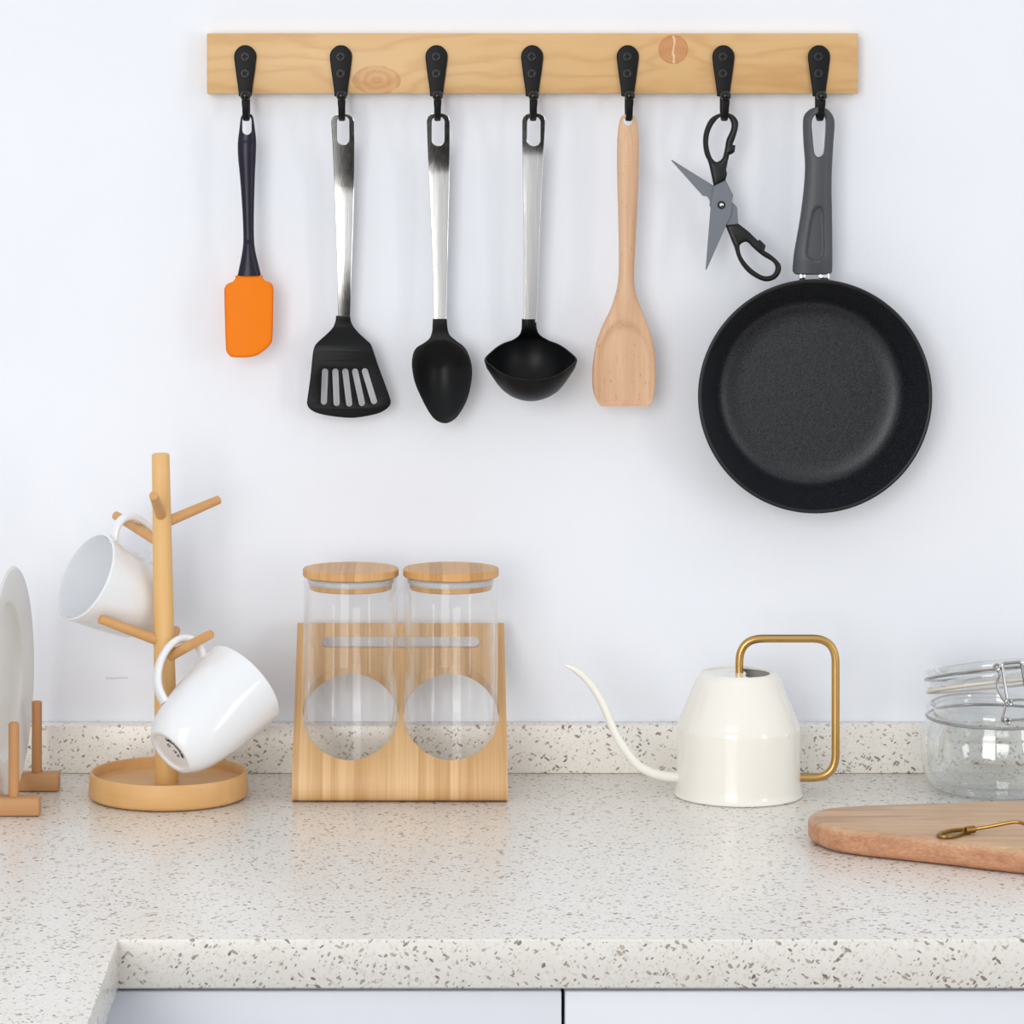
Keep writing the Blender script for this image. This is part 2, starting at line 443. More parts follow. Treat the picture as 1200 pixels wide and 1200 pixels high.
M = dict(
    wall=m_wall(), quartz=m_quartz(),
    cabinet=plain('white_cabinet_paint', srgb(234, 236, 243), 0.4, var=0.01),
    carcass=plain('dark_cabinet_carcass', srgb(52, 54, 60), 0.7),
    floor=m_wood('dark_floorboards', 'Y', srgb(26, 21, 18), srgb(14, 11, 10), rough=0.9, spec=0.02),
    hook=plain('black_painted_iron', srgb(15, 15, 17), 0.5, var=0.12, vs_=200, bump=0.15, bs=900, Specular_IOR_Level=0.22),
    screw=plain('black_screw_metal', srgb(34, 34, 36), 0.4, Specular_IOR_Level=0.35),
    nylon=plain('black_nylon', srgb(11, 12, 14), 0.40, var=0.1, bump=0.06, bs=1500, Specular_IOR_Level=0.20),
    gloss=plain('glossy_black_iron', srgb(12, 12, 13), 0.16, Specular_IOR_Level=0.4),
    steel=m_steel(),
    navy=plain('blue_black_plastic', srgb(25, 23, 42), 0.30, var=0.06, Specular_IOR_Level=0.28),
    orange=plain('orange_silicone', srgb(240, 126, 0), 0.55, var=0.03, Specular_IOR_Level=0.22),
    beech=m_wood('beech_wood', 'Z', srgb(226, 190, 156), srgb(196, 150, 112), fib=0.9, band=0.9, fleck=srgb(176, 124, 84), rough=0.5),
    scissor=plain('grey_blade_steel', srgb(112, 116, 125), 0.42, metal=0.5, var=0.03),
    sblack=plain('black_handle_plastic', srgb(13, 13, 16), 0.38, Specular_IOR_Level=0.35),
    chrome=plain('chrome', srgb(220, 222, 225), 0.12, metal=1.0, var=0.02),
    charcoal=plain('charcoal_handle_plastic', srgb(66, 69, 74), 0.45, var=0.05, vs_=300, bump=0.08, bs=1200),
    nonstick=m_nonstick(),
    panout=plain('black_pan_enamel', srgb(17, 18, 20), 0.35, Specular_IOR_Level=0.4),
    oak=m_wood('pale_turned_wood', 'Z', srgb(234, 192, 130), srgb(217, 168, 102), fib=0.5, band=0.5, rough=0.45),
    oakx=m_wood('pale_turned_wood_base', 'X', srgb(226, 182, 124), srgb(209, 158, 98), fib=0.7, band=0.7, rough=0.45),
    peg=m_wood('pale_wood_pegs', 'X', srgb(219, 172, 114), srgb(200, 146, 88), fib=0.6, band=0.5, rough=0.5),
    rack=m_wood('teak_rack_wood', 'X', srgb(206, 158, 108), srgb(180, 128, 80), fib=0.8, band=0.6, rough=0.5),
    rackz=m_wood('teak_rack_dowel', 'Z', srgb(206, 154, 102), srgb(178, 124, 76), fib=0.8, band=0.6, rough=0.5),
    ceramic=plain('white_glazed_ceramic', srgb(235, 237, 240), 0.12, var=0.006, Coat_Weight=0.4, Coat_Roughness=0.05),
    plate=plain('off_white_stoneware', srgb(232, 232, 229), 0.28, var=0.02),
    stamp=plain('black_stamp_ink', srgb(40, 40, 44), 0.5),
    bamboo=m_bamboo('bamboo_sheet', 'X'),
    lid=m_bamboo('bamboo_lid', 'X', pitch=0.008, light=srgb(222, 174, 116), dark=srgb(190, 136, 76), off=(0.3, 0, 0)),
    seal=plain('translucent_silicone', srgb(206, 204, 206), 0.4, var=0.02),
    glass=m_thin_glass('clear_jar_glass', (0.996, 0.998, 0.998, 1)),
    enamel=plain('cream_enamel', srgb(240, 237, 228), 0.16, var=0.006, Coat_Weight=0.3, Coat_Roughness=0.04),
    inner=plain('grey_inner_enamel', srgb(178, 180, 176), 0.4),
    brass=plain('brushed_brass', srgb(198, 160, 98), 0.30, metal=1.0, var=0.05),
    darkbrass=plain('aged_brass', srgb(156, 122, 64), 0.28, metal=1.0, var=0.1),
    wire=plain('steel_wire', srgb(168, 169, 171), 0.2, metal=1.0),
    clipglass=m_thin_glass('heavy_jar_glass', (0.975, 0.984, 0.982, 1), refl=0.45, power=2.0),
    rubber=plain('pale_rubber_seal', srgb(226, 219, 204), 0.5),
    acacia=m_acacia(),
)

# ------------------------------------------------------------------ the setting
YW = 2.92            # wall surface
CT = 0.90            # worktop height
YF = 2.32            # worktop front edge
XR = -0.204          # inner edge of the worktop's left return
def setting(name, bm, mat, **k):
    me = to_mesh(bm, name); me.materials.append(mat)
    for p in me.polygons: p.use_smooth = False
    o = bpy.data.objects.new(name, me); C.objects.link(o); o['kind'] = 'structure'; return o
setting('wall_back', box(-4.5, 4.5, YW, YW + 0.1, 0, 2.7), M['wall'])
setting('floor', box(-4.5, 4.5, -6.0, YW, -0.05, 0), M['floor'])

wt = flat_slab([(-0.8, 0.6), (XR, 0.6), (XR, YF), (1.4, YF), (1.4, YW - 0.001), (-0.8, YW - 0.001)], [], 0.034, 0.0015, CT - 0.017)
obj('worktop', wt, M['quartz'], ang=60, label='L-shaped cream quartz kitchen worktop with brown speckles along the wall', cat='worktop')
obj('backsplash', box(-0.8, 1.4, 2.90, YW - 0.0005, CT, CT + 0.041, 0.0012), M['quartz'], ang=60,
    label='low speckled quartz upstand strip where worktop meets the wall', cat='backsplash')

def base_cabinet(label, x0, x1):
    t = thing('base_cabinet', label, 'cabinet', ((x0 + x1) / 2, 2.62, 0), 'base cabinets under the worktop')
    obj('body', box(x0, x1, 2.362, 2.915, 0.10, CT - 0.036), M['carcass'], t)
    obj('plinth', box(x0, x1, 2.41, 2.43, 0.0006, 0.099), M['cabinet'], t)
    obj('door', box(x0 + 0.0012, x1 - 0.0012, 2.3255, 2.3615, 0.105, CT - 0.0368, 0.0012), M['cabinet'], t, ang=60)
base_cabinet('white cabinet front below the worktop, left of the dark vertical gap', -0.222, 0.0989)
base_cabinet('white cabinet front below the worktop, right of the dark vertical gap', 0.0989, 0.70)
t = thing('return_cabinet', 'white cabinet side under the worktop return at lower left corner', 'cabinet', (-0.5, 1.4, 0))
obj('body', box(-0.79, -0.2465, 0.62, 2.335, 0.10, CT - 0.036), M['carcass'], t)
for y0, y1 in ((0.62, 1.19), (1.192, 1.76), (1.762, 2.335)):
    obj('door', box(-0.246, -0.2245, y0, y1, 0.105, CT - 0.0368, 0.0012), M['cabinet'], t, ang=60)

# ------------------------------------------------------------------ hook rail
DR = 2.902           # front of the plank
rx0, rz1 = XZ(242.5, 39, DR); rx1, rz0 = XZ(1005.5, 110, DR)
rl = thing('hook_rail', 'long pine plank on the wall with seven black iron hooks', 'hook rail', ((rx0 + rx1) / 2, 2.911, rz0))
k1 = XZ(441, 94, DR); k2 = XZ(789, 58, DR); o = LOC[rl]
M['pine'] = m_pine(0, 0, (k1[0] - o.x, k1[1] - o.z), (k2[0] - o.x, k2[1] - o.z))
obj('board', box(rx0, rx1, DR, YW - 0.0003, rz0, rz1, 0.0009), M['pine'], rl, ang=60)
HX = [287.5 + 112 * i for i in range(7)]
YB, YFR = 2.8983, 2.8712
YH = (YB + YFR) / 2   # where things hang
def hook(px):
    D = DR
    L = [(0, 53), (5, 54), (9.5, 57.5), (12.3, 62), (13, 67), (12.3, 74), (10.5, 88), (8.6, 101), (7.6, 109), (6.6, 113)]
    out = [XZ(px + a, b, D) for a, b in L] + [XZ(px - a, b, D) for a, b in reversed(L[1:])]
    h = slab(cr(out, 3), [], 0.0034, 0.0012, DR - 0.0017)
    h = obj('hook', h, M['hook'], rl)
    hx = XZ(px + 1.2, 100, YH)[0]
    zb = XZ(0, 140.2, YH)[1]; R = (YB - YFR) / 2
    path = [Vector((hx, YB, XZ(0, y, YB)[1])) for y in (106, 113)]
    for k in range(13):
        a = math.pi * k / 12
        path.append(Vector((hx, YH + R * math.cos(a), zb + R - R * math.sin(a))))
    path.append(Vector((hx, YFR - 0.0006, XZ(0, 114, YFR)[1])))
    n = len(path); w = [0.0055 + 0.0008 * (i / (n - 1) - 0.5) for i in range(n)]; w[-1] = w[-2] = 0.0066
    obj('prong', sweep(path, (1, 0, 0), w, 0.0027, 14, e=3.0), M['hook'], h)
    bc = Vector((hx, YFR - 0.0012, XZ(0, 112.3, YFR)[1])); bb = bmesh.new()
    bmesh.ops.create_uvsphere(bb, u_segments=20, v_segments=12, radius=0.0044)
    for v in bb.verts: v.co = Vector((v.co.x * 1.02, v.co.y * 0.9, v.co.z * 0.98)) + bc
    obj('ball_tip', bb, M['gloss'], h)
    for sy, rot in ((66.5, 0.12), (86.3, 0.65)):
        c = XZ(px - 0.3, sy, DR - 0.0036)
        plus = []
        for q in range(4):
            a = rot + q * math.pi / 2
            for u, v_ in ((0.0005, -0.0005), (0.0021, -0.0004), (0.0021, 0.0004)):
                plus.append((c[0] + u * math.cos(a) - v_ * math.sin(a), c[1] + u * math.sin(a) + v_ * math.cos(a)))
        s = slab(ring_pts(c[0], c[1], 0.0039, 24), [plus], 0.0013, 0.0004, DR - 0.0037)
        obj('screw', s, M['screw'], h)
for px in HX: hook(px)

# ------------------------------------------------------------------ hanging utensils
DU = YH
def P(L, D=DU): return [XZ(a, b, D) for a, b in L]
def slot(x0, x1, y0, y1, n=14, D=DU):
    """stadium hole, pixels"""
    r = (x1 - x0) / 2; cx = (x0 + x1) / 2; pts = []
    for k in range(n + 1):
        a = math.pi * k / n; pts.append((cx + r * math.cos(a), y0 + r - r * math.sin(a)))
    for k in range(n + 1):
        a = math.pi * k / n; pts.append((cx - r * math.cos(a), y1 - r + r * math.sin(a)))
    return P(pts, D)
def pz(y): return XZ(0, y, DU)[1]
def pxx(x): return XZ(x, 0, DU)[0]
def yof(z): return VY + (CAMZ - z) * F / DU
def xof(x): return VX + x * F / DU

# orange scraper
t = thing('silicone_scraper', 'orange silicone scraper with dark handle hanging from the leftmost hook', 'scraper', W(291, 418, DU))
secs = [(133.6, 4.2, 289.5), (135, 6.0, 289.5), (139, 7.6, 289.5), (150, 9.0, 289.6), (160, 10.3, 289.6), (170, 10.9, 289.4), (185, 10.4, 289.4), (205, 9.0, 289.9), (230, 7.6, 290.5),
        (255, 6.6, 291.0), (272, 6.3, 291.3), (285, 6.6, 291.5), (298, 8.4, 291.7), (310, 11.0, 292), (323, 13.9, 292.2)]
secs = cr([Vector(s) for s in secs], 4, False)
rings = []
for y, hw, cx in secs:
    c = W(cx, y, DU); r = hw * DU / F; th = r * 0.62 if y < 285 else 0.0046
    th = min(th, 0.0048) if y > 165 else min(th, 0.0040)
    rings.append([Vector((c.x + r * math.cos(2 * math.pi * k / 28), DU + th * math.sin(2 * math.pi * k / 28), c.z)) for k in range(28)])
hb = loft(rings)
cut = slab(slot(284.0, 295.0, 135.9, 158), [], 0.04, 0.0005, DU)
obj('handle', boolean(hb, cut), M['navy'], t, ang=40)
BL = [(278, 322.5), (276, 326), (272.7, 330), (266.5, 332.8), (263.8, 336.6), (263, 342), (263.6, 371.6), (264.6, 404), (265.7, 412), (268.7, 416.5), (273, 418.6),
      (288.5, 418.8), (300, 416.9), (310.6, 410), (317, 403), (319.4, 394), (320.3, 348), (320, 337), (317.6, 332), (311, 329), (307.5, 325), (306.5, 322.5)]
b = slab(cr(P(BL), 3), [], 0.0066, 0.0024, DU)
cuts(b, xs=[pxx(x) for x in range(266, 319, 5)])
for v in b.verts:
    u = (xof(v.co.x) - 292) / 28
    if v.co.y < DU: v.co.y += 0.0019 * abs(u) ** 1.5
    else: v.co.y -= 0.0012 * abs(u) ** 1.5
obj('blade', b, M['orange'], t, ang=50)

# steel-handled tools share the bent strip handle
def steel_handle(parent, edges, hole, tilt, y_lean=0.0):
    """edges: (y, xl, xr) pixels; tilt: (y, degrees) of the strip's face along its length"""
    L = [(a, y) for y, a, c in edges]; Rr = [(c, y) for y, a, c in edges]
    y0 = edges[0][0]; xl, xr = edges[0][1], edges[0][2]
    top = [(xl + 1.5, y0 - 4.5), (xl + 5, y0 - 7.3), (xl + 9, y0 - 8.4), ((xl + xr) / 2, y0 - 8.7), (xr - 9, y0 - 8.4), (xr - 5, y0 - 7.3), (xr - 1.5, y0 - 4.5)]
    out = P(top + Rr + L[::-1])
    b = slab(out, [hole], 0.0024, 0.0004, DU, 1)
    ylast = edges[-1][0]
    cuts(b, xs=[pxx(x) for x in range(int(xl) + 3, int(xr), 4)], zs=[pz(y) for y in range(int(y0), int(ylast), 7)])
    # integrate the tilt into an offset
    ys = list(range(int(y0) - 14, int(ylast) + 12)); off = {}; acc = 0.0
    def tl(y):
        for (a, p), (c, q) in zip(tilt, tilt[1:]):
            if y <= c: return p + (q - p) * sstep(a, c, y)
        return tilt[-1][1]
    for y in ys:
        off[y] = acc; acc += math.tan(math.radians(tl(y))) * DU / F
    zero = off[int(y0) + 3]
    for v in b.verts:
        y = yof(v.co.z); yi = max(ys[0], min(ys[-1] - 1, int(math.floor(y)))); f = y - yi
        d = off[yi] * (1 - f) + off[yi + 1] * f - zero
        cx = None
        for (ya, a, c), (yb, a2, c2) in zip(edges, edges[1:]):
            if ya <= y <= yb:
                s = (y - ya) / (yb - ya); cx = ((a + c) / 2 * (1 - s) + (a2 + c2) / 2 * s, ((c - a) * (1 - s) + (c2 - a2) * s) / 2)
        if cx is None: cx = ((xl + xr) / 2, (xr - xl) / 2)
        u = (xof(v.co.x) - cx[0]) / cx[1]
        v.co.y += d + 0.00016 * u * u
    obj('handle', b, M['steel'], parent, ang=9)
    return off[min(ys[-1], int(ylast))] - zero     # how far back the lower end sits

# slotted turner
t = thing('slotted_turner', 'black slotted turner with flared blade and steel handle', 'turner', W(408, 491, DU))
dy = steel_handle(t, [(142, 388, 415), (170, 389.5, 415.3), (220, 391.5, 414.6), (270, 393.5, 413.4), (320, 395, 411.5), (374, 395.8, 410)],
                  slot(395, 409.2, 136.0, 169.5), [(128, 13), (192, 12), (240, 1.0), (290, 0), (325, 3), (372, 9)])
def z8(L, ox, oy, s): return [(ox + a / s, oy + b_ / s) for a, b_ in L]
TB = z8([(328, 98), (470, 98), (478, 150), (500, 200), (560, 270), (650, 350), (690, 400), (750, 580), (830, 800), (875, 930), (880, 975), (860, 1015), (800, 1060), (700, 1095),
         (500, 1125), (300, 1110), (150, 1080), (70, 1040), (38, 990), (40, 930), (70, 720), (95, 480), (115, 400), (150, 355), (240, 275), (300, 210), (325, 140)], 355, 360, 8.573)
SL = [((219, 655), (206, 962)), ((323, 655), (335, 977)), ((423, 655), (462, 982)), ((522, 655), (590, 977)), ((620, 652), (712, 957))]
holes = []
for a, c in SL:
    (ax, ay), (bx, by) = z8([a, c], 355, 360, 8.573); r = 3.6
    th = math.atan2(by - ay, bx - ax); pts = []
    for k in range(8):
        q = th + math.pi / 2 + math.pi * k / 7; pts.append((ax + r * math.cos(q), ay + r * math.sin(q)))
    for k in range(8):
        q = th - math.pi / 2 + math.pi * k / 7; pts.append((bx + r * math.cos(q), by + r * math.sin(q)))
    holes.append(P(pts))
b = slab(P([TB[0]]) + P([TB[1]]) + [tuple(p) for p in cr(P(TB[2:]), 3, False)], holes, 0.0034, 0.0010, DU + dy)
cuts(b, zs=[pz(y) for y in range(376, 488, 6)])
for v in b.verts:
    y = yof(v.co.z)
    v.co.y += -0.007 * sstep(376, 412, y) + 0.004 * sstep(400, 490, y)
    if y < 385: v.co.y += (-0.0016 if v.co.y < DU + dy else 0.0016) * sstep(385, 372, y)
obj('blade', b, M['nylon'], t, ang=40)

# serving spoon
t = thing('serving_spoon', 'black serving spoon with solid oval bowl and steel handle', 'spoon', W(518, 496, DU))
dy = steel_handle(t, [(141, 500, 527), (170, 501, 527), (220, 503, 526.6), (270, 505.5, 525.4), (320, 507.5, 524.3), (377, 508.6, 523)],
                  slot(506, 520.8, 136.4, 170.8), [(128, 13), (176, 12), (212, 1.5), (250, 0), (340, -0.5), (372, -1)])
SB = z8([(308, 118), (445, 118), (450, 200), (470, 270), (530, 325), (610, 385), (660, 470), (688, 590), (680, 740), (640, 900), (570, 1030), (510, 1095), (430, 1128), (340, 1100),
         (270, 1020), (190, 870), (130, 720), (105, 570), (115, 460), (150, 395), (230, 345), (280, 300), (303, 230)], 470, 360, 8.276)
so = [Vector(p) for p in SB[:2]] + cr(SB[2:], 4, False)
b = slab(P([tuple(p) for p in so]), [], 0.0026, 0.0010, DU + dy - 0.002)
cuts(b, xs=[pxx(x) for x in range(484, 553, 4)], zs=[pz(y) for y in range(378, 496, 4)])
def spoon_rho(x, y):
    u = (x - 518) / 35.0
    v_ = (y - 434) / (36.0 if y < 434 else 63.0)
    if y > 434: u *= 1 + 0.10 * v_ ** 2
    return math.hypot(u, v_)
for v in b.verts:
    x, y = xof(v.co.x), yof(v.co.z); r = min(1.0, spoon_rho(x, y))
    v.co.y += 0.0140 * (1 - r * r) ** 1.45 - 0.004 * sstep(385, 425, y)
    if y < 396: v.co.y += (-0.0018 if v.co.y < DU + dy - 0.002 else 0.0022) * sstep(398, 376, y)
obj('bowl', b, M['nylon'], t, ang=50)

# ladle
t = thing('soup_ladle', 'black ladle with two pouring lips and steel handle', 'ladle', W(622, 470, DU))
dy = steel_handle(t, [(141, 611.8, 639), (170, 612, 637.6), (220, 613, 635), (270, 613.7, 633), (320, 614, 631), (379, 613.9, 629.2)],
                  slot(617.8, 633.2, 136.4, 171), [(128, 11), (165, 9), (190, 1.6), (240, 1.2), (372, 1.6)])
Yc = DU - 0.0125; Rb = 48.5 * Yc / F
cen = W(622, 421.6, Yc); tl = math.radians(26.5)
R_x, R_up = Vector((1, 0, 0)), Vector((0, -math.sin(tl), math.cos(tl)))
R_y = R_up.cross(R_x)
FM = frame(cen, R_x, R_y, R_up)
prof = [(math.sin(a) , -math.cos(a) * 1.0) for a in [math.radians(q) for q in (0, 10, 20, 30, 40, 50, 60, 70, 80, 90)]]
inn = [(max(0, r - 0.055 if r > 0.1 else 0), z + 0.055) for r, z in prof]; inn[-1] = (0.955, 0.0)
full = prof + [(0.995, 0.022), (0.975, 0.028), (0.957, 0.02)] + inn[::-1]
b = lathe([(r * Rb, z * Rb) for r, z in full], 72)
for v in b.verts:
    a = math.atan2(v.co.y, abs(v.co.x)); up = max(0.0, 1 + v.co.z / (0.55 * Rb))
    k = math.exp(-(a / 0.30) ** 2) * sstep(0, 1, up)
    v.co.x *= 1 + 0.125 * k; v.co.z -= 0.02 * Rb * k
    v.co.y *= 1 - 0.02 * k
xf(b, FM)
# neck growing out of the back of the rim
rings = []
for y, hw, k in [(374.6, 8.6, 0), (381, 8.6, 0.02), (386, 9.0, 0.12), (390.5, 10.3, .3), (393.8, 12.4, .55), (396.4, 15.2, .8), (398.6, 19.0, 1), (400.6, 23, 1), (404, 26, 1)]:
    ring = []; n = 24
    for q in range(n):
        a = 2 * math.pi * q / n; u = math.cos(a); s = math.sin(a)
        x = hw * u; yb_ = DU + dy + 0.0015
        xm = x * DU / F
        dz_ = min(pz(y) - cen.z, Rb * math.sin(tl))
        yr = cen.y + math.sqrt(max(1e-6, (Rb * 0.973) ** 2 - xm * xm - dz_ * dz_))
        yy = yb_ * (1 - k) + yr * k
        th = 0.0038 * (1 - k) + 0.00085 * k
        ring.append(Vector(((620.4 + (1.6 * k) + x - VX) * DU / F, yy + math.copysign(abs(s) ** 0.6, s) * th, pz(y) )))
    rings.append(ring)
loft(rings, b)
obj('bowl', b, M['nylon'], t, ang=50)

# wooden spatula
WS = [(134.2, 733, 739), (135.5, 729.5, 742.8), (138, 727.2, 745.3), (145, 725.2, 747), (158, 723.6, 748.4), (175, 723, 748.9), (195, 722.9, 748.6), (220, 723.4, 748), (250, 724.2, 746.6),
      (285, 724.9, 744.6), (315, 724.9, 743.3), (335, 723.2, 743.6), (350, 719.5, 747), (363, 715, 752), (377, 708, 757.6), (390, 702.6, 762.2), (403, 698.4, 765.6), (418, 695.6, 767.6),
      (436, 694, 768.3), (452, 694.2, 767.9), (462, 696.2, 766.6), (469, 699.2, 764.8), (474, 702.4, 762.4), (476.2, 705.5, 760)]
t = thing('wooden_spatula', 'pale beech wood spatula spoon hanging left of the scissors', 'spatula', W(733, 476, DU))
rings = []
for y, xl, xr in [tuple(v) for v in cr(WS, 4, False)]:
    c = W((xl + xr) / 2, y, DU); r = (xr - xl) / 2 * DU / F
    k = sstep(318, 392, y); th = min(r * 0.80, 0.0038 + 0.003 * sstep(146, 175, y)) * (1 - k) + (0.0042 - 0.0018 * sstep(400, 476, y)) * k
    if y > 474: th *= 0.8
    e = 2.0 + 1.4 * k; ring = []; n = 72
    for q in range(n):
        a = 2 * math.pi * q / n; u = math.cos(a); s = math.sin(a)
        x = r * math.copysign(abs(u) ** (2 / e), u); yy = th * math.copysign(abs(s) ** (2 / e), s)
        if s < 0:   # scooped face
            bx = (c.x + x - pxx(731.5)) / (33.5 * DU / F); by = (y - 428) / 53.0
            d = math.hypot(bx, by) if by < 0 else abs(bx)
            yy += 0.0030 * sstep(1.02, 0.80, d) * (1 if y < 470 else sstep(478, 466, y))
        ring.append(Vector((c.x + x, DU - 0.001 + yy, c.z)))
    rings.append(ring)
b = loft(rings)
cut = slab([tuple(p) for p in ring_pts(pxx(736.2), pz(141.6), 5.7 * DU / F, 20)], [], 0.04, 0.0005, DU)
obj('spatula_body', boolean(b, cut), M['beech'], t, ang=35)

# scissors
t = thing('kitchen_scissors', 'open kitchen scissors with grey blades and black loop handles', 'scissors', W(850, 330, DU))
S = lambda L: P(z8(L, 780, 128.4, 5.714))
A = [(322, 505), (400, 470), (452, 572), (444, 618), (440, 700), (408, 766), (272, 1074), (267, 1070), (300, 660), (304, 638)]
Bk = [(37, 340), (44, 337), (325, 512), (420, 590), (480, 655), (488, 775), (400, 775), (330, 700), (303, 660), (295, 643), (298, 615), (284, 587), (270, 579), (250, 578)]
obj('blade', slab(S(A), [], 0.0022, 0.0004, DU - 0.0012, 1), M['scissor'], t, ang=14)
obj('blade', slab(S(Bk), [], 0.0022, 0.0004, DU + 0.0012, 1), M['scissor'], t, ang=14)
UH = [(322, 512), (302, 420), (285, 350), (262, 300), (250, 220), (260, 140), (300, 60), (370, 25), (440, 30), (480, 70), (485, 115), (465, 190), (447, 235)]
UH2 = [(467, 239), (461, 284), (440, 300), (426, 303), (415, 350), (405, 402), (411, 430), (400, 474)]
UHh = [(300, 300), (285, 230), (295, 150), (330, 83), (376, 44), (420, 54), (440, 95), (435, 140), (408, 200), (395, 270), (380, 325), (345, 350), (318, 335)]
obj('finger_loop', slab([tuple(p) for p in cr(S(UH), 3, False)] + S(UH2), [[tuple(p) for p in cr(S(UHh), 3)]], 0.0082, 0.0026, DU - 0.0004, 3), M['sblack'], t, ang=50)
LH1 = [(400, 775), (488, 764), (560, 820), (616, 876)]
LH2 = [(632, 872), (670, 910), (661, 944)]
LH3 = [(690, 962), (722, 985), (765, 1030), (772, 1075), (745, 1125), (690, 1150), (630, 1140), (550, 1090), (490, 1010), (460, 920)]
LHh = [(495, 915), (520, 890), (550, 890), (590, 930), (650, 980), (710, 1015), (735, 1050), (725, 1095), (690, 1115), (640, 1108), (570, 1060), (510, 985)]
obj('finger_loop', slab(S(LH1) + S(LH2) + [tuple(p) for p in cr(S(LH3), 3, False)], [[tuple(p) for p in cr(S(LHh), 3)]], 0.0082, 0.0026, DU + 0.0004, 3), M['sblack'], t, ang=50)
c = S([(372, 638)])[0]
rv = lathe([(0.0034, 0), (0.0034, 0.0010), (0.0030, 0.0015), (0.0022, 0.0015), (0.0020, 0.0009), (0, 0.0009)], 24)
PV = Matrix.Translation((c[0], DU - 0.0022, c[1])) @ Matrix.Rotation(math.radians(90), 4, 'X')
pv = obj('pivot_screw', xf(rv, PV), M['screw'], t)
obj('pivot_cap', xf(lathe([(0.0017, 0.0008), (0.0016, 0.0013), (0.0009, 0.0016), (0, 0.0017)], 20), PV), M['chrome'], pv)

# frying pan
YP = 2.8695           # rim plane
pc = W(955.5, 464.6, YP); s = YP / F
t = thing('frying_pan', 'black non-stick frying pan hanging by its grey handle on the right', 'pan', (pc.x, 2.89, pc.z - 0.0985))
def about_y(b, c): return xf(b, Matrix.Translation(c) @ Matrix.Rotation(math.radians(-90), 4, 'X'))   # lathe z -> +Y (towards the wall)
Rp = 137.3 * s
dpt = 0.0455
inner = [(Rp - 0.0030, 0.0008), (Rp - 0.0042, 0.004), (Rp - 0.010, 0.018), (Rp - 0.0165, 0.032), (Rp - 0.0190, 0.0365), (Rp - 0.0225, 0.0400), (Rp - 0.0275, 0.0420), (Rp - 0.034, 0.0428), (Rp - 0.042, 0.0430), (0.035, 0.0430), (0.01, 0.0430), (0, 0.0430)]
outer = [(Rp - 0.0030, 0.0008), (Rp - 0.0020, 0.0), (Rp - 0.0008, 0.0001), (Rp, 0.0008), (Rp + 0.0001, 0.0022), (Rp - 0.0012, 0.004), (Rp - 0.007, 0.018), (Rp - 0.0135, 0.033), (Rp - 0.018, 0.041), (Rp - 0.023, 0.0455), (Rp - 0.028, 0.0466), (0, 0.0466)]
obj('outer_shell', about_y(lathe(outer, 128), pc), M['panout'], t, ang=60)
obj('cooking_surface', about_y(lathe([tuple(p) for p in cr(inner, 4, False)], 128), pc), M['nonstick'], t, ang=60)
HL = z8([(301, 1040), (300, 800), (296, 500), (305, 300), (315, 150), (306, 90), (270, 45), (215, 30), (160, 45), (125, 80), (115, 130), (118, 250), (128, 400), (120, 550), (95, 750), (60, 950), (50, 1040)], 920, 120, 5.454)
HB = z8([(48, 1066), (49, 1078), (53, 1088), (60, 1095), (70, 1099), (84, 1100), (268, 1100), (281, 1098), (291, 1093), (298, 1084), (301, 1072)], 920, 120, 5.454)
HH = [(950.4, 147), (951.2, 139.5), (954.8, 134.6), (960, 133.2), (965, 134.8), (967.9, 140), (968, 150), (967.2, 164), (966.4, 175), (965.2, 180.4), (962.6, 183.2), (959.4, 184.2), (956.2, 183.2), (953.9, 180.2), (952.6, 174), (951.4, 160)]
b = slab([tuple(p) for p in cr(P(HL), 4, False)] + P(HB), [[tuple(p) for p in cr(P(HH), 3)]], 0.0150, 0.0014, DU, 3)
cuts(b, xs=[pxx(x) for x in range(931, 978, 3)], zs=[pz(y) for y in range(128, 321, 8)])
HE = [(125, 950, 969), (140, 941, 977.5), (166, 941.6, 976.6), (193, 943.5, 975), (221, 942, 974.2), (257, 937.4, 974.8), (294, 931, 975), (322, 928.8, 975)]
for v in b.verts:
    y = yof(v.co.z); e_ = HE[0] if y < 125 else HE[-1]
    for p_, q_ in zip(HE, HE[1:]):
        if p_[0] <= y <= q_[0]:
            f_ = (y - p_[0]) / (q_[0] - p_[0]); e_ = [a_ + (c_ - a_) * f_ for a_, c_ in zip(p_, q_)]
    u_ = min(1.0, abs((xof(v.co.x) - (e_[1] + e_[2]) / 2) / ((e_[2] - e_[1]) / 2)))
    v.co.y += (1 if v.co.y < DU else -1) * (0.0040 * u_ ** 2.6 + 0.0012 * sstep(300, 322, y))
# thumb dimple pressed into the front
cuts(b, xs=[pxx(x) for x in frange(941, 968.5, 20)], zs=[pz(y) for y in frange(239, 307, 30)])
DE = [(240.5, 957.5, 958.5), (243, 953.5, 963.5), (248, 950.3, 965.6), (260, 947.2, 966.2), (275, 944.8, 966.6), (290, 942.6, 967.2), (297, 942.4, 966.8), (301, 944.5, 964.6), (304, 948.5, 961.5), (306, 954, 957)]
for v in b.verts:
    x, y = xof(v.co.x), yof(v.co.z)
    if v.co.y < DU - 0.002 and 240.5 < y < 306:
        for p_, q_ in zip(DE, DE[1:]):
            if p_[0] <= y <= q_[0]:
                f_ = (y - p_[0]) / (q_[0] - p_[0]); l_, r_ = (p_[i_] + (q_[i_] - p_[i_]) * f_ for i_ in (1, 2))
                m_ = min(x - l_, r_ - x, (y - 240) * 1.0, (306.4 - y) * 1.0)
                v.co.y += 0.0026 * sstep(-0.3, 4.2, m_)
obj('handle', b, M['charcoal'], t, ang=40)
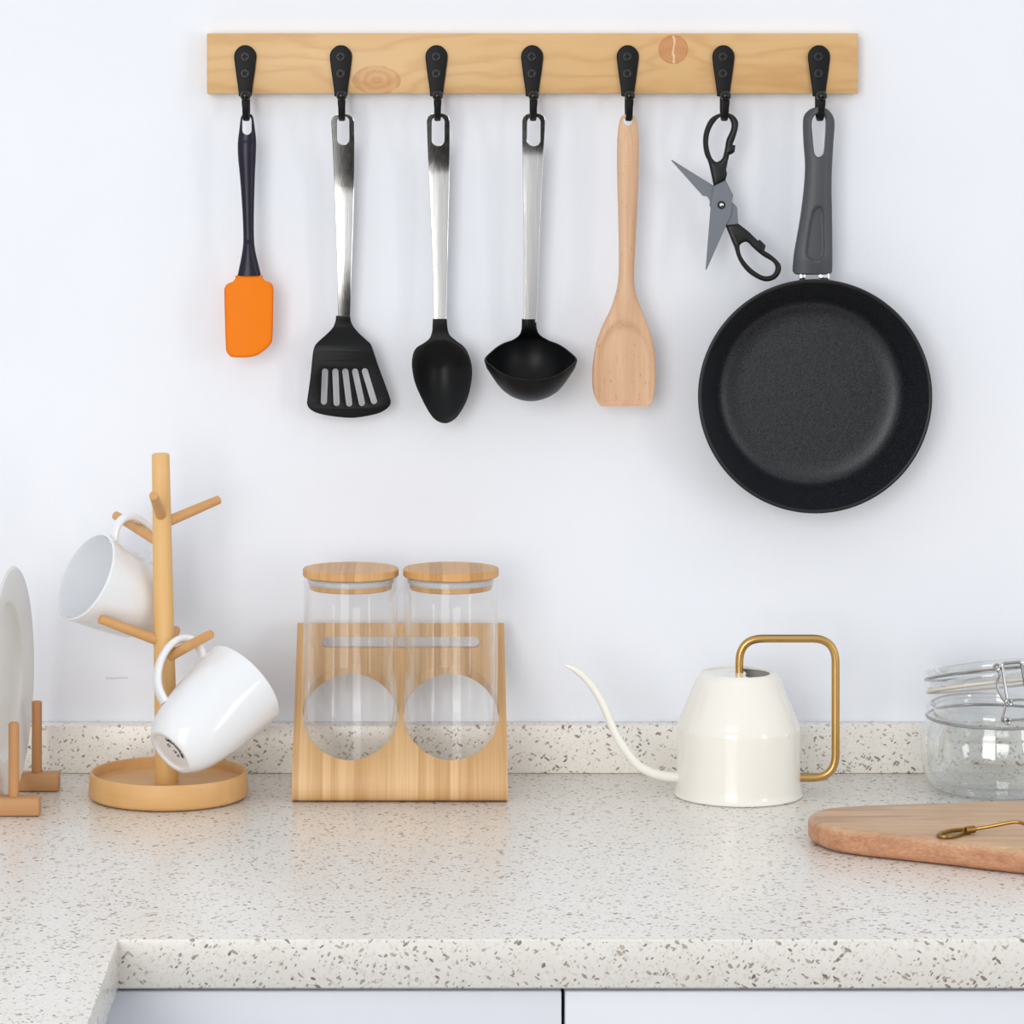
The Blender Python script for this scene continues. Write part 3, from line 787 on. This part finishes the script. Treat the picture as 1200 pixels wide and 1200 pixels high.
for xa, xb in ((935.5, 944), (958, 972)):
    q0, q1 = XZ(xa, 318, DU)[0], XZ(xb, 318, DU)[0]
    obj('ferrule', box(q0, q1, DU - 0.0042, DU + 0.003, pz(331), pz(317), 0.002), M['chrome'], t)

# ------------------------------------------------------------------ mug tree and its mugs
DT = 2.803
base_c = Vector(((197.5 - VX) * DT / F, DT, CT))
t = thing('mug_tree', 'pale wooden mug tree with round tray base and six pegs', 'mug tree', base_c)
rb = 93.2 * DT / F
pr = [(0, 0.0006), (rb - 0.003, 0.0006), (rb - 0.0008, 0.0018), (rb + 0.0003, 0.004), (rb - 0.0008, 0.0195), (rb - 0.0014, 0.0212), (rb - 0.0028, 0.0214), (rb - 0.0038, 0.0202), (rb - 0.0046, 0.0135), (rb - 0.0062, 0.0122), (0, 0.0118)]
obj('base', xf(lathe(pr, 96), Matrix.Translation(base_c)), M['oakx'], t, ang=40)
p0 = Vector(((195.5 - VX) * DT / F, DT, CT + 0.010)); p1 = W(188.2, 533, DT)
ks = frange(0, 1, 14); path = [p0.lerp(p1, k) for k in ks]
rr = [(13.6 - 3.1 * k) * DT / F for k in ks]
path += [p1 + (p1 - p0).normalized() * 0.0012]; rr += [rr[-1] - 0.0013]
obj('pole', tube(path, rr, 32), M['oak'], t, ang=50)
def pole_at(z): k = (z - p0.z) / (p1.z - p0.z); return p0.lerp(p1, k)
def peg(yroot, tip_px, tip_py, Ytip, r0=0.0046, r1=0.0037):
    a = pole_at(W(0, yroot, DT).z); e = W(tip_px, tip_py, Ytip)
    return a, e, obj('peg', tube([a, a.lerp(e, 0.5), a.lerp(e, 0.994), e], [r0, (r0 + r1) / 2, r1, r1 - 0.0004], 20), M['peg'], t, ang=35)
peg(606, 180.0, 580.5, DT - 0.050)
peg(614, 256.5, 585.5, DT + 0.034)
pgA = peg(637, 135.5, 604, DT + 0.056)
peg(753, 117.0, 725, DT - 0.022)
pgB = peg(772, 247.5, 743, DT - 0.034)
peg(772, 206.5, 738, DT + 0.050)

def img_axes(px, py, dx, dyu, toward):
    v = Vector(((px - VX) / F, 1, -(py - VY) / F)).normalized()
    Xc = (Vector((1, 0, 0)) - v * v.x).normalized(); Zc = Xc.cross(v).normalized()
    a = (Xc * dx + Zc * dyu).normalized(); h = (Xc * -dyu + Zc * dx).normalized()
    return a * math.sqrt(1 - toward ** 2) - v * toward, h
MUG = [(0, .0020), (.0165, .0020), (.0180, .0004), (.0200, 0), (.0222, .0010), (.0262, .0065), (.0300, .0150), (.0330, .0265), (.0355, .0420), (.0374, .0600), (.0387, .0770), (.0393, .0870),
       (.0391, .0882), (.0384, .0886), (.0376, .0880), (.0371, .0770), (.0357, .0600), (.0336, .0420), (.0308, .0265), (.0270, .0160), (.0210, .0105), (.0100, .0080), (0, .0076)]
def mug(label, base, a, h, stamp, sc=1.0, ln=1.0):
    n = a.cross(h)
    FMm = frame(base, h * sc, n * sc, a * sc * ln)
    t = thing('mug', label, 'mug', base, 'white mugs on the mug tree')
    prof = [tuple(p) for p in cr(MUG, 3, False)]; prof[0] = (0, .0020); prof[-1] = (0, .0076)
    obj('cup', xf(lathe([(max(0, r), z) for r, z in prof], 80), FMm), M['ceramic'], t, ang=60)
    hp = cr([(.0360, 0, .0770), (.0460, 0, .0815), (.0560, 0, .0800), (.0622, 0, .0720), (.0630, 0, .0605), (.0590, 0, .0475), (.0515, 0, .0365), (.0425, 0, .0295), (.0320, 0, .0260)], 5, False)
    m_ = len(hp); w = [0.0085 + 0.0035 * abs(2 * i / (m_ - 1) - 1) ** 3 + 0.0015 for i in range(m_)]
    obj('handle', xf(sweep(hp, (0, 1, 0), w, 0.0064, 18, e=2.4), FMm), M['ceramic'], t, ang=60)
    if stamp:   # small maker's stamp printed in an arc on the foot, too small to read
        random.seed(4); b = None; z = 0.0016
        def stroke(b, x0, y0, x1, y1, w_):
            d = Vector((x1 - x0, y1 - y0, 0)); q = Vector((-d.y, d.x, 0)).normalized() * w_ / 2
            o_ = Vector((x0, y0, z)); e_ = Vector((x1, y1, z)); u = Vector((0, 0, 0.0003))
            return loft([[o_ + q, o_ - q, o_ - q + u, o_ + q + u], [e_ + q, e_ - q, e_ - q + u, e_ + q + u]], b)
        for k in range(9):
            th = math.radians(138 - k * 12.0)
            for dth, hh in ((-0.055, 1), (0.055, random.choice((1, 0.6)))):
                c_, s_ = math.cos(th + dth), math.sin(th + dth)
                b = stroke(b, 0.0112 * c_, 0.0112 * s_, (0.0112 + 0.0028 * hh) * c_, (0.0112 + 0.0028 * hh) * s_, 0.0006)
            rr_ = 0.0112 + random.choice((0.0003, 0.0014, 0.0025))
            b = stroke(b, rr_ * math.cos(th - .05), rr_ * math.sin(th - .05), rr_ * math.cos(th + .05), rr_ * math.sin(th + .05), 0.0005)
        for (x0, y0, x1, y1) in ((0.003, .0052, .0062, .0052), (.0062, .0052, .0062, .0025), (.003, .0025, .0062, .0025), (-.001, .0058, -.001, .0022), (-.0038, .0058, -.0020, .0058), (-.0038, .0040, -.0020, .0040),
                                 (-.0030, .0058, -.0030, .0022), (-.0075, .0050, -.0052, .0050), (-.0064, .0050, -.0064, .0024), (-.0075, .0024, -.0052, .0024)):
            b = stroke(b, x0, y0, x1, y1, 0.00045)
        obj('maker_stamp', xf(b, FMm), M['stamp'], t, label='small illegible dark printed stamp')
    MUGF.append(FMm)
    return t
MUGF = []
a1, h1 = img_axes(100, 676, -0.905, 0.425, 0.47)
h1 = -h1 if h1.z < 0 else h1
rim = W(100.5, 675.5, 2.812)
mug('white mug hanging from an upper left peg, its open mouth facing the viewer', rim - a1 * 0.0886 * 0.97 * 0.88, a1, h1, False, 0.97, 0.88)
a2, h2 = img_axes(245, 840, 0.727, 0.686, -0.41)
mug('white mug hanging from a lower right peg, its stamped foot showing', W(199.2, 882, 2.7475), a2, h2, True)

# ------------------------------------------------------------------ canister stand and canisters
t = thing('canister_stand', 'bent bamboo stand with two round holes holding glass canisters', 'canister stand', (0, 2.83, CT))
x0 = XZ(342.2, 942, 2.775)[0]; x1 = XZ(595.2, 942, 2.775)[0]
JY = 2.8245; JR = 0.0388
top = (2.900, 1.0280)
prof = fillet([(2.885, CT + 0.0004), (2.7745, CT + 0.0004), (2.7762, 0.9265), (top[0], top[1])], [0.0105, 0.0155], 10)
th = 0.0062; nn = len(prof); inn = []; outn = []
for i in range(nn):
    T = (prof[min(i + 1, nn - 1)] - prof[max(i - 1, 0)]).normalized(); N = Vector((T.y, -T.x))   # towards the jars / upwards
    outn.append(prof[i]); inn.append(prof[i] + N * th)
rings = []
for x in (x0, x1):
    rings.append([Vector((x, p.x, max(p.y, CT + 0.0003))) for p in outn] + [Vector((x, p.x, p.y)) for p in reversed(inn)])
b = loft(rings)
jx = [XZ(411, 800, JY)[0], XZ(528.5, 800, JY)[0]]
for x in jx:
    b = boolean(b, xf(lathe([(0, 0), (JR + 0.0009, 0), (JR + 0.0009, 0.2), (0, 0.2)], 96), Matrix.Translation((x, JY, CT + 0.0125))))
zs_ = 1.0140; ys_ = top[0] - (top[1] - zs_) / ((top[1] - 0.9265) / (top[0] - 2.7762))
sx0, sx1 = XZ(377, 751, ys_)[0], XZ(562, 751, ys_)[0]; rs = 0.0040; so = []
for k in range(9):
    q = math.pi / 2 + math.pi * k / 8; so.append((sx0 + rs + rs * math.cos(q), zs_ + rs * math.sin(q)))
for k in range(9):
    q = -math.pi / 2 + math.pi * k / 8; so.append((sx1 - rs + rs * math.cos(q), zs_ + rs * math.sin(q)))
b = boolean(b, slab(so, [], 0.06, 0.0005, ys_))
obj('bamboo_sheet', b, M['bamboo'], t, ang=30)

def canister(label, x, off):
    z0 = CT + 0.0078
    t = thing('glass_canister', label, 'canister', (x, JY, z0), 'glass canisters in the bamboo stand')
    zt = CAMZ - (665.5 - VY) * JY / F     # top of lid
    gt = zt - 0.0068
    g = [(0, 0), (JR - 0.004, 0), (JR - 0.0015, 0.0012), (JR, 0.004), (JR, gt - z0 - 0.001), (JR - 0.0006, gt - z0), (JR - 0.0016, gt - z0), (JR - 0.0022, gt - z0 - 0.001), (JR - 0.0022, 0.006), (JR - 0.005, 0.0038), (0, 0.0038)]
    obj('glass_body', xf(lathe(g, 96), Matrix.Translation((x, JY, z0))), M['glass'], t, ang=50)
    lr = 56.2 * JY / F
    lp = [(0, zt), (lr - 0.0008, zt), (lr, zt - 0.0008), (lr, zt - 0.0058), (lr - 0.0008, zt - 0.0066), (0.0342, zt - 0.0066), (0.0342, zt - 0.0166), (0.0334, zt - 0.0172), (0, zt - 0.0172)]
    ld = obj('lid', xf(lathe(lp, 96), Matrix.Translation((x, JY, 0))), off, t, ang=40)
    sp = [(0.0345, zt - 0.0070), (0.0352, zt - 0.0070), (0.0362, zt - 0.0082), (0.0352, zt - 0.0096), (0.0360, zt - 0.0110), (0.0350, zt - 0.0128), (0.0345, zt - 0.0128)]
    obj('seal', xf(lathe(sp, 96, closed=True), Matrix.Translation((x, JY, 0))), M['seal'], ld)
M['lid2'] = m_bamboo('bamboo_lid_fine', 'X', pitch=0.011, light=srgb(218, 168, 106), dark=srgb(188, 134, 72), off=(0.7, 0, 0))
canister('left of the two glass canisters in the stand, beside the mug tree', jx[0], M['lid'])
canister('right of the two glass canisters in the stand, facing the watering can', jx[1], M['lid2'])

# ------------------------------------------------------------------ watering can
DC = 2.811
cc = Vector(((865.2 - VX) * DC / F, DC, CT))
t = thing('watering_can', 'cream enamel watering can with slim spout and brass handle', 'watering can', cc)
u = DC / F; R1 = 72.4 * u; R2 = 75 * u; RT = 44.0 * u; zs1 = 0.0570; zt1 = 0.1013
pr = [(0, 0.0012), (R2 - 0.0012, 0.0012), (R2, 0.0004), (R2 + 0.0003, 0.0016), (R2 - 0.0006, 0.0030), (R1 + 0.0006, 0.0070), (R1, 0.012), (R1 - 0.0003, 0.035), (R1 - 0.0002, zs1 - 0.003), (R1 - 0.0002, zs1),
      (R1 - 0.0012, zs1 + 0.0018), (R1 - 0.0016, zs1 + 0.004), (RT + 0.0030, zt1 - 0.0045), (RT + 0.0008, zt1 - 0.0012), (RT - 0.0010, zt1), (RT - 0.0022, zt1 - 0.0006),
      (RT - 0.0012, zt1 - 0.0045), (R1 - 0.0040, zs1), (R1 - 0.0030, 0.01), (0, 0.004)]
obj('body', xf(lathe(pr, 96), Matrix.Translation(cc)), M['enamel'], t, ang=40)
# flat top, closed on the left, half-round opening on the right
op = []
ro = RT - 0.0050
for k in range(25):
    q = -math.pi / 2 + math.pi * k / 24 ; op.append((cc.x + ro * math.cos(q), cc.y + ro * math.sin(q)))
op = [(x, y) for x, y in op if x > cc.x + 0.0035]
op = op + [(cc.x + 0.0040, cc.y + ro * 0.60), (cc.x + 0.0062, cc.y + 0.004), (cc.x + 0.0062, cc.y - 0.004), (cc.x + 0.0040, cc.y - ro * 0.60)]
obj('top_plate', flat_slab(ring_pts(cc.x, cc.y, RT - 0.0014, 64), [op], 0.0014, 0.0004, CT + zt1 - 0.0016), M['enamel'], t)
def can(px, py, dy=0.0): return W(px, py, DC + dy)
hp = fillet([can(866.5, 789), can(866.5, 748.3), can(979.2, 748.3), can(979.2, 911.5), can(935, 911.5)], [0.0195, 0.0195, 0.0195], 10)
obj('handle', tube(hp, 4.75 * u, 20), M['brass'], t, ang=50)
sp = cr([can(798, 911), can(783, 910), can(766.7, 906.5), can(748.5, 897.3), (can(732.5, 878.3)), can(719.5, 856), can(705.5, 823), can(690.5, 799.5), can(676, 786), can(661.5, 779)], 4, False)
ns = len(sp); rad = [(5.9 - 2.0 * (i / (ns - 1)) ** 1.2) * u for i in range(ns)]
rad[-1] = 0.9 * u; rad[-2] = 2.0 * u; rad[-3] = 2.7 * u; rad[-4] = 3.2 * u
obj('spout', tube(sp, rad, 20), M['enamel'], t, ang=60)
rv = lathe([(0, 0.0012), (0.0010, 0.0011), (0.0018, 0.0006), (0.0021, 0), (0.0021, -0.001)], 16)
q = math.asin((917.5 - 865.2) / 72.4)
rp = cc + Vector((math.sin(q) * (R1 - 0.0006), -math.cos(q) * (R1 - 0.0006), zs1 - 0.0025))
nrm = Vector((math.sin(q), -math.cos(q), 0)); sx = nrm.cross(Vector((0, 0, 1)))
obj('rivet', xf(rv, frame(rp, sx, nrm.cross(sx), nrm)), M['enamel'], t)

# ------------------------------------------------------------------ clip-top jar
DJ = 2.834
jc = Vector(((1167 - VX) * DJ / F, DJ, CT))
t = thing('clip_jar', 'clear glass clip-top jar with its wire-bound lid ajar', 'jar', jc)
u = DJ / F
g_out = [(0, 0.0035), (0.030, 0.003), (0.042, 0.0008), (0.0475, 0.0008), (0.0530, 0.004), (0.0580, 0.011), (0.0612, 0.022), (0.0618, 0.033), (0.0606, 0.045), (0.0585, 0.054), (0.0568, 0.0585),
         (0.0562, 0.0605), (0.0575, 0.0625), (0.0578, 0.066), (0.0574, 0.0690), (0.0560, 0.0708), (0.0540, 0.0712)]
g_in = [(0.0515, 0.0700), (0.0512, 0.060), (0.0530, 0.052), (0.0560, 0.042), (0.0572, 0.032), (0.0562, 0.022), (0.0520, 0.0125), (0.045, 0.0085), (0.030, 0.0085), (0, 0.009)]
pr = [tuple(p) for p in cr(g_out, 3, False)] + [tuple(p) for p in cr(g_in, 3, False)]
obj('glass_body', xf(lathe([(max(0, a), b_) for a, b_ in pr], 96), Matrix.Translation(jc)), M['clipglass'], t, ang=60)
# lid, tipped up at the front right
LM = Matrix.Translation(jc + Vector((0.0, 0.0, 0.0880))) @ Matrix.Rotation(math.radians(-13), 4, 'X') @ Matrix.Rotation(math.radians(-5.5), 4, 'Y')
lp = [(0, 0.0100), (0.040, 0.0105), (0.050, 0.0155), (0.0545, 0.0165), (0.0570, 0.0155), (0.0580, 0.0125), (0.0574, 0.0098), (0.0566, 0.0086), (0.0575, 0.0070), (0.0583, 0.0045), (0.0578, 0.0018), (0.0560, 0.0),
      (0.0530, -0.0010), (0.0490, -0.0022), (0.0470, -0.0015), (0.044, 0.0040), (0.036, 0.0060), (0, 0.0062)]
ld = obj('lid', xf(lathe([(max(0, a), b_) for a, b_ in [tuple(p) for p in cr(lp, 3, False)]], 96), LM), M['clipglass'], t, ang=60)
gs = [(0.0505, -0.0012), (0.0575, -0.0006), (0.0580, -0.0016), (0.0575, -0.0026), (0.0505, -0.0030)]
obj('rubber_seal', xf(lathe(gs, 96, closed=True), LM), M['rubber'], ld)
def circ(r, z, n=72): return [Vector((r * math.cos(2 * math.pi * k / n), r * math.sin(2 * math.pi * k / n), z)) for k in range(n)]
obj('lid_wire', xf(tube(circ(0.0572, 0.0087), 0.0012, 8, closed=True), LM), M['wire'], ld)
obj('neck_wire', xf(tube(circ(0.0570, 0.0602), 0.0012, 8, closed=True), Matrix.Translation(jc)), M['wire'], t)
def jz(L, d): return [W(1070 + a / 6.315, 760 + b_ / 6.315, DJ - d) for a, b_ in L]
def front(L, out=0.004):
    """a wire point hugging the front of the jar at its own radius"""
    res = []
    for a, b_ in L:
        px, py = 1070 + a / 6.315, 760 + b_ / 6.315
        D = DJ - 0.055
        for _ in range(3):
            xx = (px - VX) * D / F - jc.x; D = DJ - math.sqrt(max(0.0004, (0.0585 + out) ** 2 - xx * xx))
        res.append(W(px, py, D))
    return res
bail = obj('bail', tube(fillet(front([(700, 395), (655, 112), (800, 98), (850, 385)]), 0.0028, 5), 0.0013, 10), M['wire'], t)
obj('clasp_wire', tube(cr(front([(612, 150), (640, 190), (622, 250), (636, 320), (680, 390), (735, 385), (775, 380), (840, 380)], 0.0035), 4, False), 0.0010, 8), M['wire'], bail)
def coil(cx, cy, r, n=20):
    return front([(cx + r * math.cos(2 * math.pi * k / n), cy + r * math.sin(2 * math.pi * k / n)) for k in range(n)], 0.0050)
for cx, cy, r in ((622, 138, 20), (708, 402, 22), (700, 538, 19)):
    obj('wire_eye', tube(coil(cx, cy, r), 0.0010, 8, closed=True), M['wire'], bail)
obj('neck_clasp', tube(fillet(front([(690, 400), (656, 540), (735, 528), (840, 522)], 0.0030), 0.002, 4), 0.0011, 8), M['wire'], bail)

# ------------------------------------------------------------------ chopping board and the brass utensil
ol = [(.3008, 2.635), (.3060, 2.606), (.3250, 2.580), (.388, 2.545), (.4455, 2.512), (.53, 2.473), (.63, 2.46), (.72, 2.49), (.775, 2.56), (.755, 2.65), (.68, 2.700), (.58, 2.706), (.477, 2.696), (.40, 2.684), (.340, 2.674), (.312, 2.660)]
BT = 0.0190
obj('chopping_board', flat_slab([tuple(p) for p in cr(ol, 6)], [], BT, 0.0062, CT + BT / 2 + 0.0004, 5), M['acacia'], ang=50,
    label='rounded brown acacia chopping board lying on the worktop at right', cat='chopping board')
zb = CT + BT + 0.0006
def onb(px, py, h=0.0016):
    D = (CAMZ - zb - h) * F / (py - VY); return W(px, py, D)
t = thing('brass_utensil', 'thin brass utensil handle with a loop end on the chopping board', 'utensil', onb(1115, 977, 0))
lp = [onb(1136, 972.6), onb(1126, 972.2), onb(1113, 973.6), onb(1102, 976.6), onb(1099.6, 979.0), onb(1105, 980.6), onb(1116, 980.2), onb(1128, 976.6), onb(1136, 973.6)]
obj('loop', tube(cr(lp, 5, False), 0.0015, 10), M['darkbrass'], t)
k0 = onb(1131.5, 973.0, 0.0034); k1_ = onb(1142.5, 971.6, 0.0034); ks = frange(0, 1, 10)
obj('twist', tube([k0.lerp(k1_, k) for k in ks], [0.0022 + 0.0006 * (i % 2) for i in range(11)], 12), M['darkbrass'], t)
D0 = k1_.y
st = [k1_, W(1160, 968.6, D0 - 0.002), W(1178, 965.0, D0 - 0.004), W(1188, 963.3, D0 - 0.005), W(1194, 963.6, D0 - 0.006), W(1200, 965.2, D0 - 0.006), W(1216, 970.5, D0 - 0.006), W(1240, 977.5, D0 - 0.006), W(1262, 983.0, D0 - 0.008)]
st = cr(st, 4, False); zmin = zb + 0.0012
for p in st: p.z = max(p.z, zmin)
obj('stem', tube(st, 0.00135, 10), M['darkbrass'], t)
e0 = st[-1]
sb = lathe([(0, -0.004), (0.006, -0.0034), (0.010, -0.001), (0.0115, 0.0015), (0.0108, 0.0015), (0.0095, -0.0004), (0.0055, -0.0026), (0, -0.0031)], 28)
obj('bowl', xf(sb, Matrix.Translation((e0.x + 0.010, e0.y, zb + 0.0046)) ), M['darkbrass'], t)

# ------------------------------------------------------------------ dish rack and plate
t = thing('dish_rack', 'brown wooden dish rack with upright dowels at the left edge', 'dish rack', (-0.42, 2.78, CT))
def rail_bar(xr, Yf, dep, hgt):
    obj('bar', box(-0.56, xr, Yf, Yf + dep, CT + 0.0004, CT + hgt, 0.0018), M['rack'], t, ang=50)
rail_bar(XZ(46, 945, 2.721)[0], 2.721, 0.017, 0.0150)
rail_bar(XZ(68.5, 918, 2.82)[0], 2.820, 0.017, 0.0150)
for x in (-0.545, -0.365):
    obj('cross_bar', box(x - 0.008, x + 0.008, 2.7378, 2.8202, CT + 0.0004, CT + 0.0110, 0.0012), M['rack'], t, ang=50)
def dowel(px, D, ytop):
    x = XZ(px, 900, D)[0]; zt = XZ(0, ytop, D)[1]; r = 0.00425
    for i in range(5):
        xx = x - 0.048 * i
        obj('dowel', xf(lathe([(0, CT + 0.012), (r, CT + 0.012), (r, zt - 0.001), (r - 0.001, zt), (0, zt)], 20), Matrix.Translation((xx, D, 0))), M['rackz'], t, ang=40)
dowel(16.2, 2.7295, 846.5)
dowel(43.2, 2.8285, 821.5)

pcn = W(3.5, 803, 2.77)
far = Vector((XZ(40, 803, 2.8635)[0], 2.8635, 0)); near = Vector((XZ(-13, 803, 2.6765)[0], 2.6765, 0))
dirp = (far - near).normalized(); nrm = Vector((dirp.y, -dirp.x, 0))     # faces right, towards the viewer
Rpl = 0.0922
pp = [(0, -0.0042), (0.045, -0.0042), (0.058, -0.0030), (0.0625, 0.0005), (0.066, 0.0030), (Rpl - 0.004, 0.0065), (Rpl - 0.0008, 0.0070), (Rpl, 0.0060), (Rpl - 0.001, 0.0048), (0.066, -0.0004), (0.060, -0.0058), (0.050, -0.0084), (0.046, -0.0084), (0.045, -0.0070), (0, -0.0070)]
up = Vector((-0.045, 0, 1)); up = (up - nrm * up.dot(nrm)).normalized()
PM = frame(Vector((pcn.x, 2.779, CT + 0.0065 + Rpl)), up.cross(nrm), up, nrm)
obj('plate', xf(lathe([(max(0, a), b_) for a, b_ in [tuple(p) for p in cr(pp, 3, False)]], 96), PM), M['plate'], ang=60,
    label='off-white plate standing on edge in the dish rack at far left', cat='plate')
